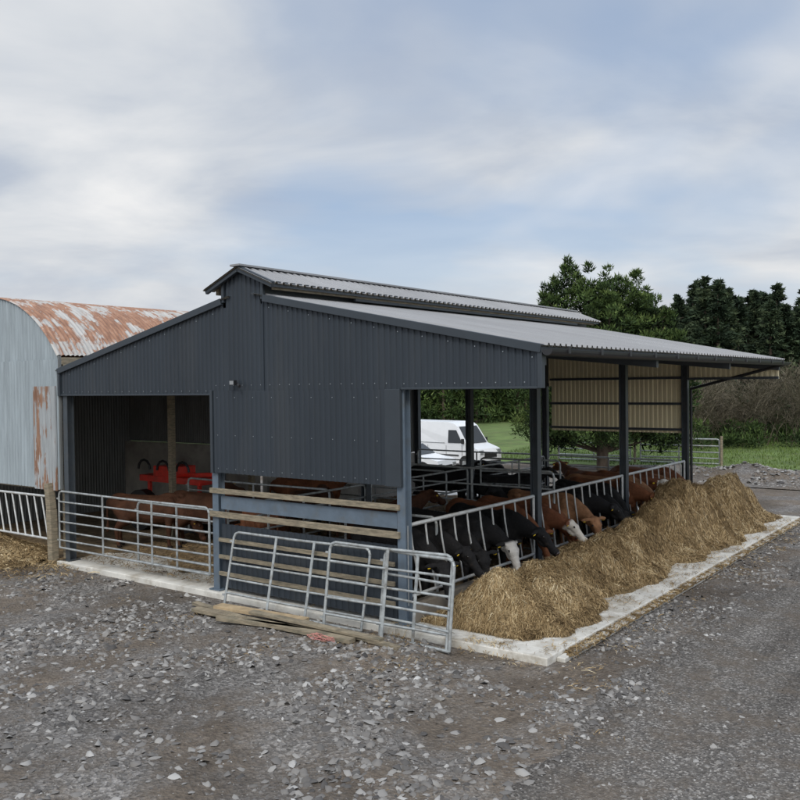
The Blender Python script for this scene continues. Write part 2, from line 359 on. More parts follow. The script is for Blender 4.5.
mb=MB(); gx0,gz0=XC+.15,zR(XC+.1)-.005
ng=8; pr=[(gx0+.075*math.cos(a),gz0+.075*math.sin(a)) for a in [math.pi+math.pi*k/ng for k in range(ng+1)]]
for a,b in zip(pr[:-1],pr[1:]):
    mb.face([(a[0],-.12,a[1]),(b[0],-.12,b[1]),(b[0],L+.2,b[1]),(a[0],L+.2,a[1])],0,True)
mb.add([(p[0],-.12,p[1]) for p in pr],[tuple(range(ng+1))],0); mb.add([(p[0],L+.2,p[1]) for p in pr],[tuple(range(ng+1))[::-1]],0)
y=.3
while y<L: mb.beam((gx0+.08,y,gz0-.0),(gx0+.08,y+.06,gz0),.02,.09,0); y+=1
mb.path([(XC+.15,L-.1,gz0-.05),(.15,L-.02,3.2),(.15,L-.02,.1)],.035)
mb.obj('gutter',[M_black],shed)
mb=MB()
def far(u,v,h): return (u,L+.02-h,v)
def farb(u,v,h): return (u,L+.05-h,v)
for fn,m in ((far,0),(farb,1)):
    mb.ribbed(fn,-3.70,.04,.12,.022,fl(2.09),lambda u:min(zroof(u),4.6)-.03,m)
    mb.ribbed(fn,.04,XC,.12,.022,fl(3.42),lambda u:zR(u)-.02,m)
    mb.ribbed(fn,XL,-3.70,.12,.022,fl(3.3),lambda u:zL(u)-.02,m)
for z in (2.15,2.8,3.45): mb.box(-3.7,0,L-.09,L-.02,z,z+.06,2)
mb.box(0,XC,L-.09,L-.02,3.42,3.48,2); mb.box(XL,-3.75,L-.09,L-.02,3.3,3.38,2)
mb.obj('far_gable_cladding',[M_cream,M_clad,M_steel],shed)
mb=MB(); mb.box(XL-.12,XL+.03,5.5,L,0,1.3,0)
mb.ribbed(lambda u,v,h:(XL-.03+h,u,v),5.5,L,.12,.02,fl(1.32),fl(3.7),1)
mb.obj('side_wall',[M_block,M_rustin],shed)
mb=MB()
mb.ribbed(lambda u,v,h:(u,.03-h,v),XM+.1,-.08,.12,.018,fl(.06),fl(1.12),0)
mb.box(XM+.1,-.08,.02,.06,1.36,1.58,2)
mb.box(XM-.1,.0,-.055,-.01,1.63,1.71,1); mb.box(XM-.1,.0,-.062,-.01,1.235,1.325,1)
for z in (.86,.58,.30): mb.box(XM+.1,-.1,-.05,-.012,z-.03,z+.03,1)
mb.obj('infill_panel',[M_clad,M_wood,M_steelb],shed,bevel=0)
mb=MB(); mb.box(-3.30,-3.19,-.17,-.11,3.42,3.50,0); mb.box(-3.29,-3.20,-.176,-.173,3.43,3.49,1); mb.beam((-3.24,-.05,3.44),(-3.24,-.13,3.46),.03,.03,0); mb.tube((-3.14,-.13,3.43),(-3.06,-.17,3.40),.025,0)
mb.obj('floodlight',[M_black,M_lamp],shed)
mb=MB(); mb.box(-.09,.09,.15,L,.003,.26,1)
for (ya,yb) in ((.14,B-.1),(B+.1,2*B-.1),(2*B+.1,L-.16)):
    mb.tube((0.02,ya,1.40),(0.02,yb,1.40),.030,0); mb.tube((0.02,ya,.38),(0.02,yb,.38),.026,0)
    for yy in (ya,yb): mb.tube((.02,yy,.26),(.02,yy,1.4),.026,0)
    k=int((yb-ya)/.34)
    for i in range(k):
        y0=ya+.05+(yb-ya-.35)*i/(k-1)
        mb.path([(.02,y0,1.39),(.02,y0+.05,1.1),(.02,y0+.22,.52),(.02,y0+.25,.38)],.016,0,6)
mb.obj('feed_barrier',[M_galvw,M_concd],bevel=0)
bedh=lambda X,Y:.02+fbm(X*1.5,Y*1.5,4)*.12*np.clip((Y-1.2)/1.2,0.1,1)
sheet('straw_bedding',np.linspace(-8.25,-.12,90),np.linspace(.9,11.8,120),bedh,M_bed,lambda X,Y:(X,Y+np.clip(1.9-Y,0,1)*(fbm(X*1.2,X*0,4)-.5)*1.6))
# ------------------------------------------------------------------ gates
def gate(name,L_,H,rails,r=.02,mat=None,vert=(0,1),z0=0,slant=False,loc=(0,0,0),rotz=0,tilt=0):
    mb=MB(); c=.09
    rv=random.Random(name)
    mb.path([(0,0,z0),(0,0,z0+H-c),(c*.3,0,z0+H-c*.3),(c,0,z0+H),(L_*.5,0,z0+H-.01),(L_-c,0,z0+H),(L_-c*.3,0,z0+H-c*.3),(L_,0,z0+H-c),(L_,0,z0)],r*1.15)
    mb.tube((0,0,z0),(L_,0,z0),r*1.15)
    if slant:
        k=int(L_/.28)
        for i in range(k): 
            x=.05+i*(L_-.3)/(k-1); mb.tube((x+.22,0,z0),(x,0,z0+H),r*.9,0,6)
    else:
        for i in range(1,rails-1):
            z=z0+H*(i/(rails-1))**1.12; b=rv.uniform(-.012,.012); mb.path([(0,0,z),(L_*.5,b,z+b),(L_,0,z)],r,0,6)
        for v in vert: mb.beam((v*L_,-.018,z0),(v*L_,-.018,z0+H),.045,.012,0,up=(0,1,0))
    for z in (z0+.15,z0+H-.15): mb.beam((-.07,0,z),(0,0,z),.03,.03)
    o=mb.obj(name,[mat or M_galv],loc=loc,rotz=rotz); o.rotation_euler[0]=tilt; return o
gate('field_gate',4.45,1.12,7,.018,M_galv,(.33,.66),z0=.25,loc=(-8.42,-.06,0))
gate('field_gate.001',2.2,1.1,7,.018,M_galv,(.5,),z0=.2,loc=(-6.15,.12,0),rotz=.02)
gate('leaning_gate',2.75,1.15,6,.018,M_galv,(.34,.62),loc=(-3.22,-.42,GZ+.02),rotz=.03,tilt=-.22)
gate('leaning_gate.001',2.05,1.22,6,.02,M_galv,(.5,),loc=(-1.02,-.52,GZ+.02),rotz=.05,tilt=-.16)
gate('leaning_gate.002',1.2,1.18,5,.02,M_galv,(.5,),loc=(-.12,-.36,GZ+.02),rotz=-.06,tilt=-.12)
gate('diagonal_feed_gate',4.2,.85,0,.022,M_galvw,z0=.40,slant=True,loc=(-12.9,-.12,0))
for i,(l,h,x,y,rz,ra) in enumerate(((3.7,1.15,XM,.25,math.pi/2,6),(3.7,1.15,XM,B+.15,math.pi/2,6),(3.7,1.15,XM,2*B+.15,math.pi/2,6),(4.2,1.15,-8.1,2.9,0,6),(4.2,1.15,-8.1,B+3,0,6),(3.6,1.15,-3.75,1.1,0,5),(4.2,1.2,-8.1,L-.2,0,6),(3.5,1.2,-3.7,L-.2,0,6),(3.6,1.5,-3.75,5.0,0,6),(2.0,1.4,-3.6,8.0,.1,6))):
    gate('pen_gate' if i==0 else 'pen_gate.%03d'%i,l,h,ra,.02,M_galv,(.5,),z0=.22,loc=(x,y,0),rotz=rz)
gate('yard_gate',3.2,1.0,5,.03,M_galv,(.5,),z0=.1,loc=(-6.6,25.8,GZ),rotz=.1)
gate('yard_gate.001',3.2,1.0,5,.03,M_galv,(.5,),z0=.1,loc=(-10.2,25.4,GZ),rotz=.1)
mb=MB()
for x in (-10.3,-6.85,-3.3): mb.tube((x,25.6+(x+10)*.06,GZ),(x,25.6+(x+10)*.06,1.15),.06)
mb.obj('fence_posts',[M_wood])
mb=MB(); mb.beam((-8.55,-.12,GZ-.05),(-8.60,-.12,1.0),.16,.16,0,up=(0,1,0)); mb.beam((-8.60,-.12,1.0),(-8.66,-.13,1.52),.155,.15,0,up=(0,1,0)); mb.obj('wooden_post',[M_wood],bevel=.015)
mb=MB()
for p,q,w,h,m in (((-3.3,-.95,0),(-.2,-.85,0),.14,.06,0),((-3.0,-.75,.05),(-1.3,-.6,.05),.2,.05,1),((-2.6,-1.1,0),(-.1,-.6,.0),.1,.06,0),((-2.2,-.8,.09),(.2,-.72,.05),.12,.04,0),((-3.6,-.7,0),(-2.2,-.95,.02),.1,.05,0),((-1.4,-.65,0.05),(.5,-.75,0),.09,.05,0)):
    z=GZ+.05; mb.beam((p[0],p[1],p[2]+z),(q[0],q[1],q[2]+z),w,h,m)
mb.obj('timber_pile',[M_wood,M_woodl],bevel=.004)
mb=MB(); rv=random.Random(3); p=Vector((-.75,-1.0,GZ+.08))
for i in range(30):
    a=i*.9; q=Vector((-.62+.2*math.cos(a)*rv.uniform(.4,1.3),-1.02+.09*math.sin(a)*rv.uniform(.4,1.4),GZ+.04+.05*rv.random())); m_=(p+q)/2+Vector((rv.gauss(0,.03),rv.gauss(0,.02),.02)); mb.tube(p,m_,.003,0,4); mb.tube(m_,q,.003,0,4); p=q
mb.obj('baler_twine',[M_twine])
# ------------------------------------------------------------------ old barn
barn=empty('round_roof_barn')
bx,bt,bw=-11.0,5.35,2.62; Rr=3.27; bl=5.4
arch=lambda x: bt-Rr+math.sqrt(max(0,Rr*Rr-(x-bx)**2))
mb=MB()
xs=[bx-bw+2*bw*i/28 for i in range(29)]
prof=[(0,0),(.25,.7),(.5,1),(.75,.7)]
us=[]; pitch=.1; k=0
while k*pitch<bl+.1:
    for a,h in prof: us.append((-.08+(k+a)*pitch,h*.025))
    k+=1
for u,h in us:
    for x in xs: mb.v.append((x+(x-bx)/Rr*h,u,arch(x)+h+.01))
nx=len(xs)
for i in range(len(us)-1):
    for j in range(nx-1):
        a=i*nx+j; mb.f.append((a,a+1,a+nx+1,a+nx)); mb.m.append(0); mb.sm.append(True)
mb.obj('barrel_roof',[M_rustroof],barn)
mb=MB(); prw=[(0,0),(.25,.7),(.5,1),(.75,.7)]
mb.ribbed(lambda u,v,h:(u,-.02-h,v),bx-bw,bx+bw,.11,.03,fl(1.42),arch,0,prw)
mb.ribbed(lambda u,v,h:(u,-.055-h,v),bx-bw,bx+bw-.0,.11,.03,fl(1.40),fl(3.98),0,prw)
mb.ribbed(lambda u,v,h:(u,-.092-h,v),bx+bw-.85,bx+bw-.02,.11,.03,fl(1.38),fl(3.45),2,prw)
mb.ribbed(lambda u,v,h:(u,bl+h,v),bx-bw,bx+bw,.085,.018,fl(1.9),arch,1,prw)
mb.ribbed(lambda u,v,h:(bx-bw-h,u,v),0,bl,.085,.018,fl(0),fl(4.0),1,prw)
mb.obj('corrugated_walls',[M_rustwall,M_rustin,M_rustpatch],barn)
mb=MB(); mb.box(bx-bw,bx+bw,bl-.2,bl-.02,0,1.9,0); mb.obj('back_wall',[M_block],barn)
mb=MB()
for y in (.1,2.7,bl-.3): mb.beam((bx+bw-.02,y,0),(bx+bw-.02,y,4.0),.12,.12,0,up=(0,1,0)); 
mb.beam((bx+bw-.02,0,3.95),(bx+bw-.02,bl,3.95),.1,.14,0); mb.beam((bx-bw,.05,1.42),(bx+bw,.05,1.42),.08,.12,0)
mb.box(bx+bw-.02,bx+bw+.03,-.05,.0,1.40,4.05,1)
mb.obj('barn_frame',[M_wood,M_rustin],barn)
sheet('barn_floor',np.linspace(bx-bw,bx+bw+.1,30),np.linspace(-.1,bl,30),.02,M_bed)
mb=MB()
ox,oy=-9.1,3.4; q=.22
mb.box(ox-1.1,ox+1.1,oy-.25,oy+.25,.95+q,1.10+q,0); mb.box(ox-.5,ox+.3,oy-.3,oy+.3,1.10+q,1.34+q,0); mb.beam((ox-1.3,oy,1.0+q),(ox+1.4,oy,1.2+q),.1,.1,0)
for xx in (-.8,-.1,.6):
    mb.path([(ox+xx+.22*math.cos(a),oy-.33,1.25+q+.22*math.sin(a)) for a in [k*math.pi/6 for k in range(7)]],.03,1)
for xx in (-.9,.9):
    mb.tube((ox+xx,oy-.42,.5),(ox+xx,oy-.2,.5),.48,1,20); mb.tube((ox+xx,oy-.43,.5),(ox+xx,oy-.19,.5),.2,0,16)
    mb.beam((ox+xx,oy-.1,.5),(ox+xx,oy-.1,1.2),.08,.08,0)
mb.obj('red_farm_implement',[M_red,M_black],bevel=.01)
# ------------------------------------------------------------------ vehicles
def vehicle(name,prof,wid,wheels,wr,glass_side,windscreen,loc,heading,top_in=.12,sc=1,van=False):
    mb=MB(); n=len(prof); zmax=max(p[1] for p in prof)
    def yy(z,s): 
        t=max(0,(z-zmax*.5)/(zmax*.5)); return s*(wid/2-top_in*t)
    vs=[(x,yy(z,-1),z) for x,z in prof]+[(x,yy(z,1),z) for x,z in prof]
    mb.add(vs,[tuple(range(n)),tuple(range(2*n-1,n-1,-1))]+[(i,i+n,(i+1)%n+n,(i+1)%n) for i in range(n)],0)
    for poly in glass_side:
        for s in (-1,1): 
            pts=[(x,yy(z,s)+s*.012,z) for x,z in poly]; mb.face(pts if s<0 else pts[::-1],1)
    for (a,b) in windscreen:
        d=(b[0]-a[0],b[1]-a[1]); l=math.hypot(*d); nn=(-d[1]/l*.012,d[0]/l*.012) 
        if nn[1]<0: nn=(-nn[0],-nn[1])
        mb.face([(a[0]+nn[0],-wid/2+.12,a[1]+nn[1]),(a[0]+nn[0],wid/2-.12,a[1]+nn[1]),(b[0]+nn[0],wid/2-.2,b[1]+nn[1]),(b[0]+nn[0],-wid/2+.2,b[1]+nn[1])],1)
    for wx in wheels:
        for s in (-1,1):
            mb.tube((wx,s*(wid/2-.2),wr),(wx,s*(wid/2+.015),wr),wr,2,20); mb.tube((wx,s*(wid/2-.1),wr),(wx,s*(wid/2+.03),wr),wr*.58,3,14)
            mb.add([(wx+(wr+.07)*math.cos(a),s*(wid/2+.006),wr+(wr+.07)*math.sin(a)) for a in [k*math.pi/10 for k in range(11)]],[tuple(range(11))],2)
    fx=max(p[0] for p in prof)
    for s in (-1,1):
        mb.box(fx-.12,fx+.015,s*(wid/2-.22)-.15,s*(wid/2-.22)+.15,zmax*.33,zmax*.42,3); mb.box(fx-1.15,fx-1.02,s*(wid/2+.06)-.06,s*(wid/2+.06)+.06,zmax*.55,zmax*.65,2)
        if van:
            for x in (.62,1.72,-.7): mb.beam((x,s*(wid/2+.003),.55),(x,s*(wid/2+.003),1.30),.006,.02,2,up=(1,0,0))
            mb.box(-2.8,1.5,s*(wid/2+.008)-.008,s*(wid/2+.008)+.008,.75,.82,2)
            mb.box(-2.7,.5,s*(wid/2-.05)-.03,s*(wid/2-.05)+.05,1.42,1.45,3)
    mb.box(fx-.1,fx+.02,-wid/2+.45,wid/2-.45,zmax*.26,zmax*.36,2); mb.box(fx-.08,fx+.03,-wid/2+.1,wid/2-.1,zmax*.12,zmax*.18,2)
    mb.box(fx+.02,fx+.035,-.26,.26,zmax*.2,zmax*.245,0)
    o=mb.obj(name,[M_white,M_glass,M_tyre,M_galv],loc=loc,rotz=heading,bevel=.03); o.scale=(sc,)*3; return o
vanp=[(-2.9,.35),(2.75,.35),(2.9,.5),(2.9,.95),(2.75,1.15),(2.0,1.4),(1.35,2.35),(1.1,2.5),(.7,2.58),(-2.8,2.6),(-2.9,2.4)]
hd=math.atan2(.6,.8)-math.radians(42)
vehicle('parked_van',vanp,2.0,(-1.7,1.95),.36,[[(.75,1.45),(1.75,1.45),(1.3,2.15),(.75,2.15)]],[((2.0,1.42),(1.36,2.33))],(-12.9,20.6,GZ),hd,.1,.745,True)
carp=[(-2.1,.3),(2.0,.3),(2.1,.5),(2.05,.75),(1.1,.95),(.45,1.4),(-1.3,1.45),(-2.0,1.0),(-2.1,.8)]
vehicle('parked_car',carp,1.75,(-1.3,1.3),.32,[[(-1.7,1.0),(.85,.98),(.4,1.34),(-1.2,1.38)]],[((1.08,.97),(.47,1.39))],(-12.6,17.2,GZ),hd+.2,.22,.85)
# ------------------------------------------------------------------ hay
def hay_h(X,Y):
    edge=1.98+.85*(fbm(Y*1.2,Y*0+2,4)-.45)-.38*np.exp(-((Y-3.0)/.7)**2)-.35*np.clip((.8-Y)/.5,0,1)-.25*np.exp(-((Y-6.1)/.6)**2)
    h=.30*np.exp(-((X-.95)/.75)**2)
    xs_=X+.6*(fbm(X*1.6+9,Y*1.6,3)-.45); ys_=Y+.9*(fbm(X*1.4,Y*1.4+7,3)-.45)
    for cx,cy,sx,sy,a in ((1.05,.95,.66,.70,.46),(1.2,1.9,.66,.8,.50),(1.0,3.0,.66,.7,.42),(.95,4.0,.6,.65,.46),(1.1,4.9,.62,.75,.50),(1.0,6.0,.62,.8,.56),(1.15,7.3,.6,.65,.92),(1.05,8.5,.62,.85,1.02),(1.15,9.8,.62,.75,.84),(1.2,11.1,.65,.9,.92),(1.2,12.3,.6,.7,.60)):
        q=((xs_-cx)/sx)**2+((ys_-cy)/sy)**2
        g_=a*np.exp(-q**1.35); h=np.maximum(h,g_+.08)+.16*np.minimum(h,g_)
    n1=fbm(X*2.6,Y*2.6,5); h=h*(.68+.64*n1)+.12*(fbm(X*5,Y*5,3)-.45)*np.clip(h*3,0,1)
    e=np.clip((edge-X)/.55,0,1)**.7*np.clip((X-.08)/.35,0,1)*np.clip((Y-.3)/.5,0,1)**.6*np.clip((13.1-Y)/.8,0,1)
    return np.maximum(h,.03)*e+np.where(e>0,.02,-.05)
hx=np.linspace(.05,2.5,120); hy=np.linspace(.2,13.3,560); X,Y=np.meshgrid(hx,hy,indexing='ij'); Z=hay_h(X,Y)+.05*(vnoise(X*11,Y*11)-.5)
i=np.arange(X.size).reshape(X.shape); f=np.stack([i[:-1,:-1],i[1:,:-1],i[1:,1:],i[:-1,1:]],-1).reshape(-1,4)
Vb=np.stack([X,Y,Z],-1).reshape(-1,3)
def strands(n,xf,yf,hf,lmin,lmax,w,r,lift=.25,keepf=None,droop=.45,rnd=1.2):
    x=xf(n);y=yf(n);z=hf(x,y)
    if keepf is not None:
        k=keepf(x,y,z); x,y,z=x[k],y[k],z[k]
    n=len(x); e=.05
    gx_=(hf(x+e,y)-hf(x-e,y))/(2*e); gy_=(hf(x,y+e)-hf(x,y-e))/(2*e)
    gx_=np.clip(gx_,-1.6,1.6);gy_=np.clip(gy_,-1.6,1.6)
    a=fbm(x*3.1,y*3.1,3)*18+r.normal(0,rnd,n)
    st=np.hypot(gx_,gy_); da=np.arctan2(-gy_,-gx_); b=r.random(n)<np.clip(st*droop-.15,0,.4); a=np.where(b,da+r.normal(0,.7,n),a)
    dx,dy=np.cos(a),np.sin(a); dz=gx_*dx+gy_*dy+r.normal(0,lift,n)
    D=np.stack([dx,dy,dz],-1); D/=np.linalg.norm(D,axis=1)[:,None]
    l=(lmin+(lmax-lmin)*r.random(n)**1.5)[:,None]; P=np.stack([x,y,z+.006+.022*r.random(n)],-1)
    S_=np.stack([-dy,dx,r.normal(0,.4,n)],-1)*w*(.5+r.random(n))[:,None]
    bend=np.stack([r.normal(0,.35,n),r.normal(0,.35,n),-.1-.2*r.random(n)],-1)*l
    A=P-D*l*.5; Cc=P+D*l*.5+bend*.7; Mi=P+np.array([0,0,.01])
    V=np.stack([A-S_*.5,A+S_*.5,Mi+S_,Mi-S_,Cc],1).reshape(-1,3)
    b0=5*np.arange(n)[:,None]; T=np.concatenate([b0+np.array([0,1,2]),b0+np.array([0,2,3]),b0+np.array([3,2,4])],0)
    tone=np.repeat(np.clip(-.02+.95*fbm(x*2.8,y*2.8,4)+r.normal(0,.2,n),0,1),5)
    return V,T,tone
r2=np.random.default_rng(5)
V,T,tn=strands(155000,lambda n:r2.uniform(.1,2.5,n),lambda n:.3+12.9*r2.random(n)**1.35,hay_h,.05,.21,.0040,r2,.40,lambda x,y,z:(z>.03)|(r2.random(len(x))<.2))
Fb=np.concatenate([f[:,[0,1,2]],f[:,[0,2,3]]],0)
V2=np.concatenate([Vb,V],0); F2=np.concatenate([Fb,T+len(Vb)],0)
tone=np.concatenate([np.full(len(Vb),.3),tn]); mi=np.concatenate([np.zeros(len(Fb)),np.ones(len(T))])
npmesh('hay_pile',V2,F2,[M_hayb,M_hay],tone,midx=mi)
# thin wisps spilling over slab and yard edge, clustered
V,T,tn=strands(34000,lambda n:r2.uniform(-.3,3.0,n),lambda n:r2.uniform(-.4,13,n),lambda x,y:np.where((x<2.34)&(y>-.15),.002,GZ),.05,.17,.0035,r2,.10,lambda x,y,z:r2.random(len(x))<np.clip((fbm(x*2.5,y*2.5,3)-.38)*4,.08,1)*np.where(x>2.34,.35,1))
npmesh('loose_straw',V,T,[M_hay],tn)
V,T,tn=strands(26000,lambda n:r2.uniform(-8.2,-.2,n),lambda n:r2.uniform(.1,11,n),bedh,.06,.2,.005,r2,.2)
npmesh('loose_straw.001',V,T,[M_hay],tn*.7)
V,T,tn=strands(5000,lambda n:r2.uniform(-13,4,n),lambda n:r2.normal(-.9,.9,n),ground_h,.04,.14,.0035,r2,.05,lambda x,y,z:(y<-.2)&(fbm(x,y,3)>.5))
npmesh('loose_straw.002',V,T,[M_hay],tn*.8)
def hl(x,y): return GZ+.02+.5*np.exp(-((x+11.3)/1.8)**2-((y+.25)/.65)**2)*(.7+.6*fbm(x*2,y*2,4))
xs_=np.linspace(-14,-8.9,60); ys_=np.linspace(-1.8,1.2,40)
X,Y=np.meshgrid(xs_,ys_,indexing='ij'); i=np.arange(X.size).reshape(X.shape); f=np.stack([i[:-1,:-1],i[1:,:-1],i[1:,1:],i[:-1,1:]],-1).reshape(-1,4)
Vb=np.stack([X,Y,hl(X,Y)-.04-.12*np.clip(np.abs(Y+.3)-.8,0,1)],-1).reshape(-1,3); Fb=np.concatenate([f[:,[0,1,2]],f[:,[0,2,3]]],0)
V,T,tn=strands(22000,lambda n:r2.normal(-11.0,1.3,n),lambda n:r2.normal(-.3,.6,n),hl,.08,.25,.006,r2,.25)
npmesh('hay_pile.001',np.concatenate([Vb,V],0),np.concatenate([Fb,T+len(Vb)],0),[M_hayb,M_hay],np.concatenate([np.full(len(Vb),.3),tn]),midx=np.concatenate([np.zeros(len(Fb)),np.ones(len(T))]))
# ------------------------------------------------------------------ cows
def coat(name,c,face=None):
    m,nt,b=newmat(name); v=coord(nt,(1,1,1))
    lo=tuple(x*.5 for x in c);hi=tuple(x*1.5 for x in c)
    col=ramp(nt,noise(nt,3.5,6,.7,v),[(.3,lo),(.7,hi)])
    mud=ramp(nt,noise(nt,6,6,.7,v),[(.56,(0,0,0)),(.75,(.35,.35,.35))]); col=mix(nt,mud,col,(.08,.058,.04))
    if face:
        a=N(nt,'ShaderNodeAttribute',attribute_name='face'); col=mix(nt,a.outputs['Fac'],col,face)
    a=N(nt,'ShaderNodeAttribute',attribute_name='dark'); col=mix(nt,a.outputs['Fac'],col,(.02,.016,.014))
    nt.links.new(col,b.inputs['Base Color']); b.inputs['Roughness'].default_value=.7; b.inputs['Specular IOR Level'].default_value=.2
    bump(nt,b,noise(nt,50,4,.75,coord(nt,(.35,1,1))),.02,.8); return m
C_black=coat('black_coat',(.011,.0105,.011)); C_brown=coat('red_brown_coat',(.16,.06,.027)); C_tan=coat('tan_coat',(.26,.13,.065)); C_herf=coat('white_faced_coat',(.15,.055,.026),(.6,.55,.48)); C_bw=coat('black_white_face_coat',(.011,.0105,.011),(.55,.52,.48)); C_dk=coat('dark_brown_coat',(.07,.03,.016))
M_eye=simple('cow_eye',(.008,.006,.005),.08,0,.1); M_tag=simple('ear_tag',(.8,.55,.03),.5,0,.05); M_nose=simple('cow_nose',(.05,.035,.035),.35,0,.2)
def blob(bm,c,r,rot=None):
    m=Matrix.Translation(Vector(c))@(rot or Matrix.Identity(4))@Matrix.Diagonal((r[0],r[1],r[2],1))
    bmesh.ops.create_icosphere(bm,subdivisions=2,radius=1,matrix=m)
def chain(bm,pts,flat=1.0):
    for (p,r),(q,s) in zip(pts[:-1],pts[1:]):
        p=Vector(p);q=Vector(q);d=(q-p).length; k=max(2,int(d/(min(r,s)*.35))+1)
        for i in range(k+1):
            t=i/k; rr=r+(s-r)*t; blob(bm,p.lerp(q,t),(rr,rr*flat,rr))
def make_cow(name,pose):
    bm=bmesh.new()
    st=[(-1.52,1.10,.17,.20),(-1.40,1.08,.25,.28),(-1.2,1.03,.285,.33),(-.95,.985,.31,.36),(-.7,.96,.335,.375),(-.45,.955,.33,.375),(-.2,.965,.29,.375),(0,.99,.24,.36),(.14,1.02,.19,.29)]
    for a,b in zip(st[:-1],st[1:]):
        for k in range(4):
            t=k/4; c=[a[i]+(b[i]-a[i])*t for i in range(4)]; blob(bm,(c[0],0,c[1]),(.19,c[2],c[3]))
    blob(bm,(.14,0,.98),(.18,.19,.28)); blob(bm,(-1.38,0,1.28),(.22,.13,.10)); blob(bm,(-.08,0,1.30),(.25,.09,.09)) 
    for s in (-1,1): blob(bm,(-1.22,s*.22,1.26),(.10,.06,.06)); blob(bm,(.0,s*.17,1.08),(.16,.09,.22))
    blob(bm,(.16,0,.82),(.13,.11,.18))
    if pose=='down': nk=[(.1,1.06),(.36,.97),(.58,.80)]; poll=Vector((.64,.02,.84)); muz=Vector((.88,-.06,.40))
    elif pose=='low': nk=[(.1,1.04),(.36,.88),(.54,.68)]; poll=Vector((.60,0,.68)); muz=Vector((.80,.05,.24))
    elif pose=='reach': nk=[(.1,1.10),(.40,1.06),(.64,.98)]; poll=Vector((.70,.03,1.02)); muz=Vector((1.02,.16,.68))
    elif pose=='turn': nk=[(.1,1.1),(.38,1.13),(.60,1.12)]; poll=Vector((.66,.06,1.17)); muz=Vector((.90,-.30,.92))
    else: nk=[(.1,1.12),(.36,1.25),(.58,1.38)]; poll=Vector((.66,0,1.43)); muz=Vector((1.08,.05,1.22))
    rs=[.27,.19,.135]; ny=[.18,.12,.10]
    for i in range(2):
        for k in range(6):
            t=k/5; x=nk[i][0]+(nk[i+1][0]-nk[i][0])*t; z=nk[i][1]+(nk[i+1][1]-nk[i][1])*t
            y=poll.y*(i+t)/2; blob(bm,(x,y,z),(rs[i]+(rs[i+1]-rs[i])*t,ny[i]+(ny[i+1]-ny[i])*t,rs[i]+(rs[i+1]-rs[i])*t))
    hd=(muz-poll); L_=hd.length*1.04; hd.normalize(); side=hd.cross(Vector((0,0,1))).normalized(); upv=side.cross(hd).normalized()
    rot=Matrix((( hd.x,side.x,upv.x,0),(hd.y,side.y,upv.y,0),(hd.z,side.z,upv.z,0),(0,0,0,1)))
    def hp(a,s,u): return poll+hd*a+side*s+upv*u
    blob(bm,hp(.05,0,.01),(.13,.135,.12),rot); blob(bm,hp(.17,0,.02),(.13,.12,.105),rot); blob(bm,hp(.28,0,-.005),(.12,.088,.09),rot); blob(bm,hp(.38,0,-.015),(.11,.078,.078),rot); blob(bm,hp(L_,0,-.02),(.07,.095,.08),rot); blob(bm,hp(.18,0,-.09),(.14,.06,.07),rot); blob(bm,hp(L_-.06,0,-.075),(.07,.06,.04),rot)
    for s in (-1,1):
        blob(bm,hp(.0,s*.22,.03),(.05,.14,.03),rot@Matrix.Rotation(s*-.2,4,'X')); blob(bm,hp(.15,s*.105,.05),(.045,.03,.035),rot)
    for s in (-1,1):
        d=.05 if s>0 else -.04
        chain(bm,[((.02,s*.15,.92),.17),((-.02,s*.19,.72),.105),((.01+d,s*.17,.42),.066),((.0+d,s*.165,.16),.042),((.01+d,s*.165,.10),.05)])
        blob(bm,(.03+d,s*.165,.035),(.075,.055,.04))
        chain(bm,[((-1.28,s*.17,.98),.20),((-1.13,s*.22,.74),.145),((-1.30,s*.20,.60),.095),((-1.45-d,s*.18,.48),.062),((-1.42-d,s*.175,.16),.042),((-1.40-d,s*.175,.10),.05)])
        blob(bm,(-1.37-d,s*.175,.035),(.075,.055,.04))
    blob(bm,(-.95,0,.66),(.2,.11,.09))
    chain(bm,[((-1.62,0,1.25),.045),((-1.72,0,1.15),.036),((-1.74,.02,.8),.028),((-1.73,.03,.62),.03),((-1.74,.03,.48),.05),((-1.74,.03,.38),.035)])
    me=bpy.data.meshes.new(name); bm.to_mesh(me); bm.free(); o=bpy.data.objects.new('tmp',me); COL.objects.link(o)
    rm=o.modifiers.new('r','REMESH'); rm.mode='VOXEL'; rm.voxel_size=.019; rm.use_smooth_shade=True
    sm=o.modifiers.new('s','SMOOTH'); sm.iterations=3; sm.factor=.5
    dg=bpy.context.evaluated_depsgraph_get(); me2=bpy.data.meshes.new_from_object(o.evaluated_get(dg)); bpy.data.objects.remove(o)
    bm=bmesh.new(); bm.from_mesh(me2)
    def add(c,r,mi):
        m=Matrix.Translation(c)@rot@Matrix.Diagonal((r[0],r[1],r[2],1)); rr=bmesh.ops.create_icosphere(bm,subdivisions=2,radius=1,matrix=m)
        for v in rr['verts']:
            for f_ in v.link_faces: f_.material_index=mi; f_.smooth=True
    for s in (-1,1):
        add(hp(.155,s*.124,.055),(.024,.016,.02),1); add(hp(.035,s*.26,.0),(.012,.035,.03),2); add(hp(L_+.05,s*.038,.01),(.02,.018,.014),1)
    add(hp(L_+.038,0,-.01),(.04,.07,.05),3)
    bm.to_mesh(me2); bm.free()
    n=len(me2.vertices); P=np.empty(n*3,np.float32); me2.vertices.foreach_get('co',P); P=P.reshape(-1,3)
    rel=P-np.array(poll); al=rel@np.array(hd); ra=np.linalg.norm(rel-al[:,None]*np.array(hd),axis=1)
    face=np.clip((al+.02)/.05,0,1)*(ra<.17)
    me2.attributes.new('face','FLOAT','POINT').data.foreach_set('value',face.astype(np.float32))
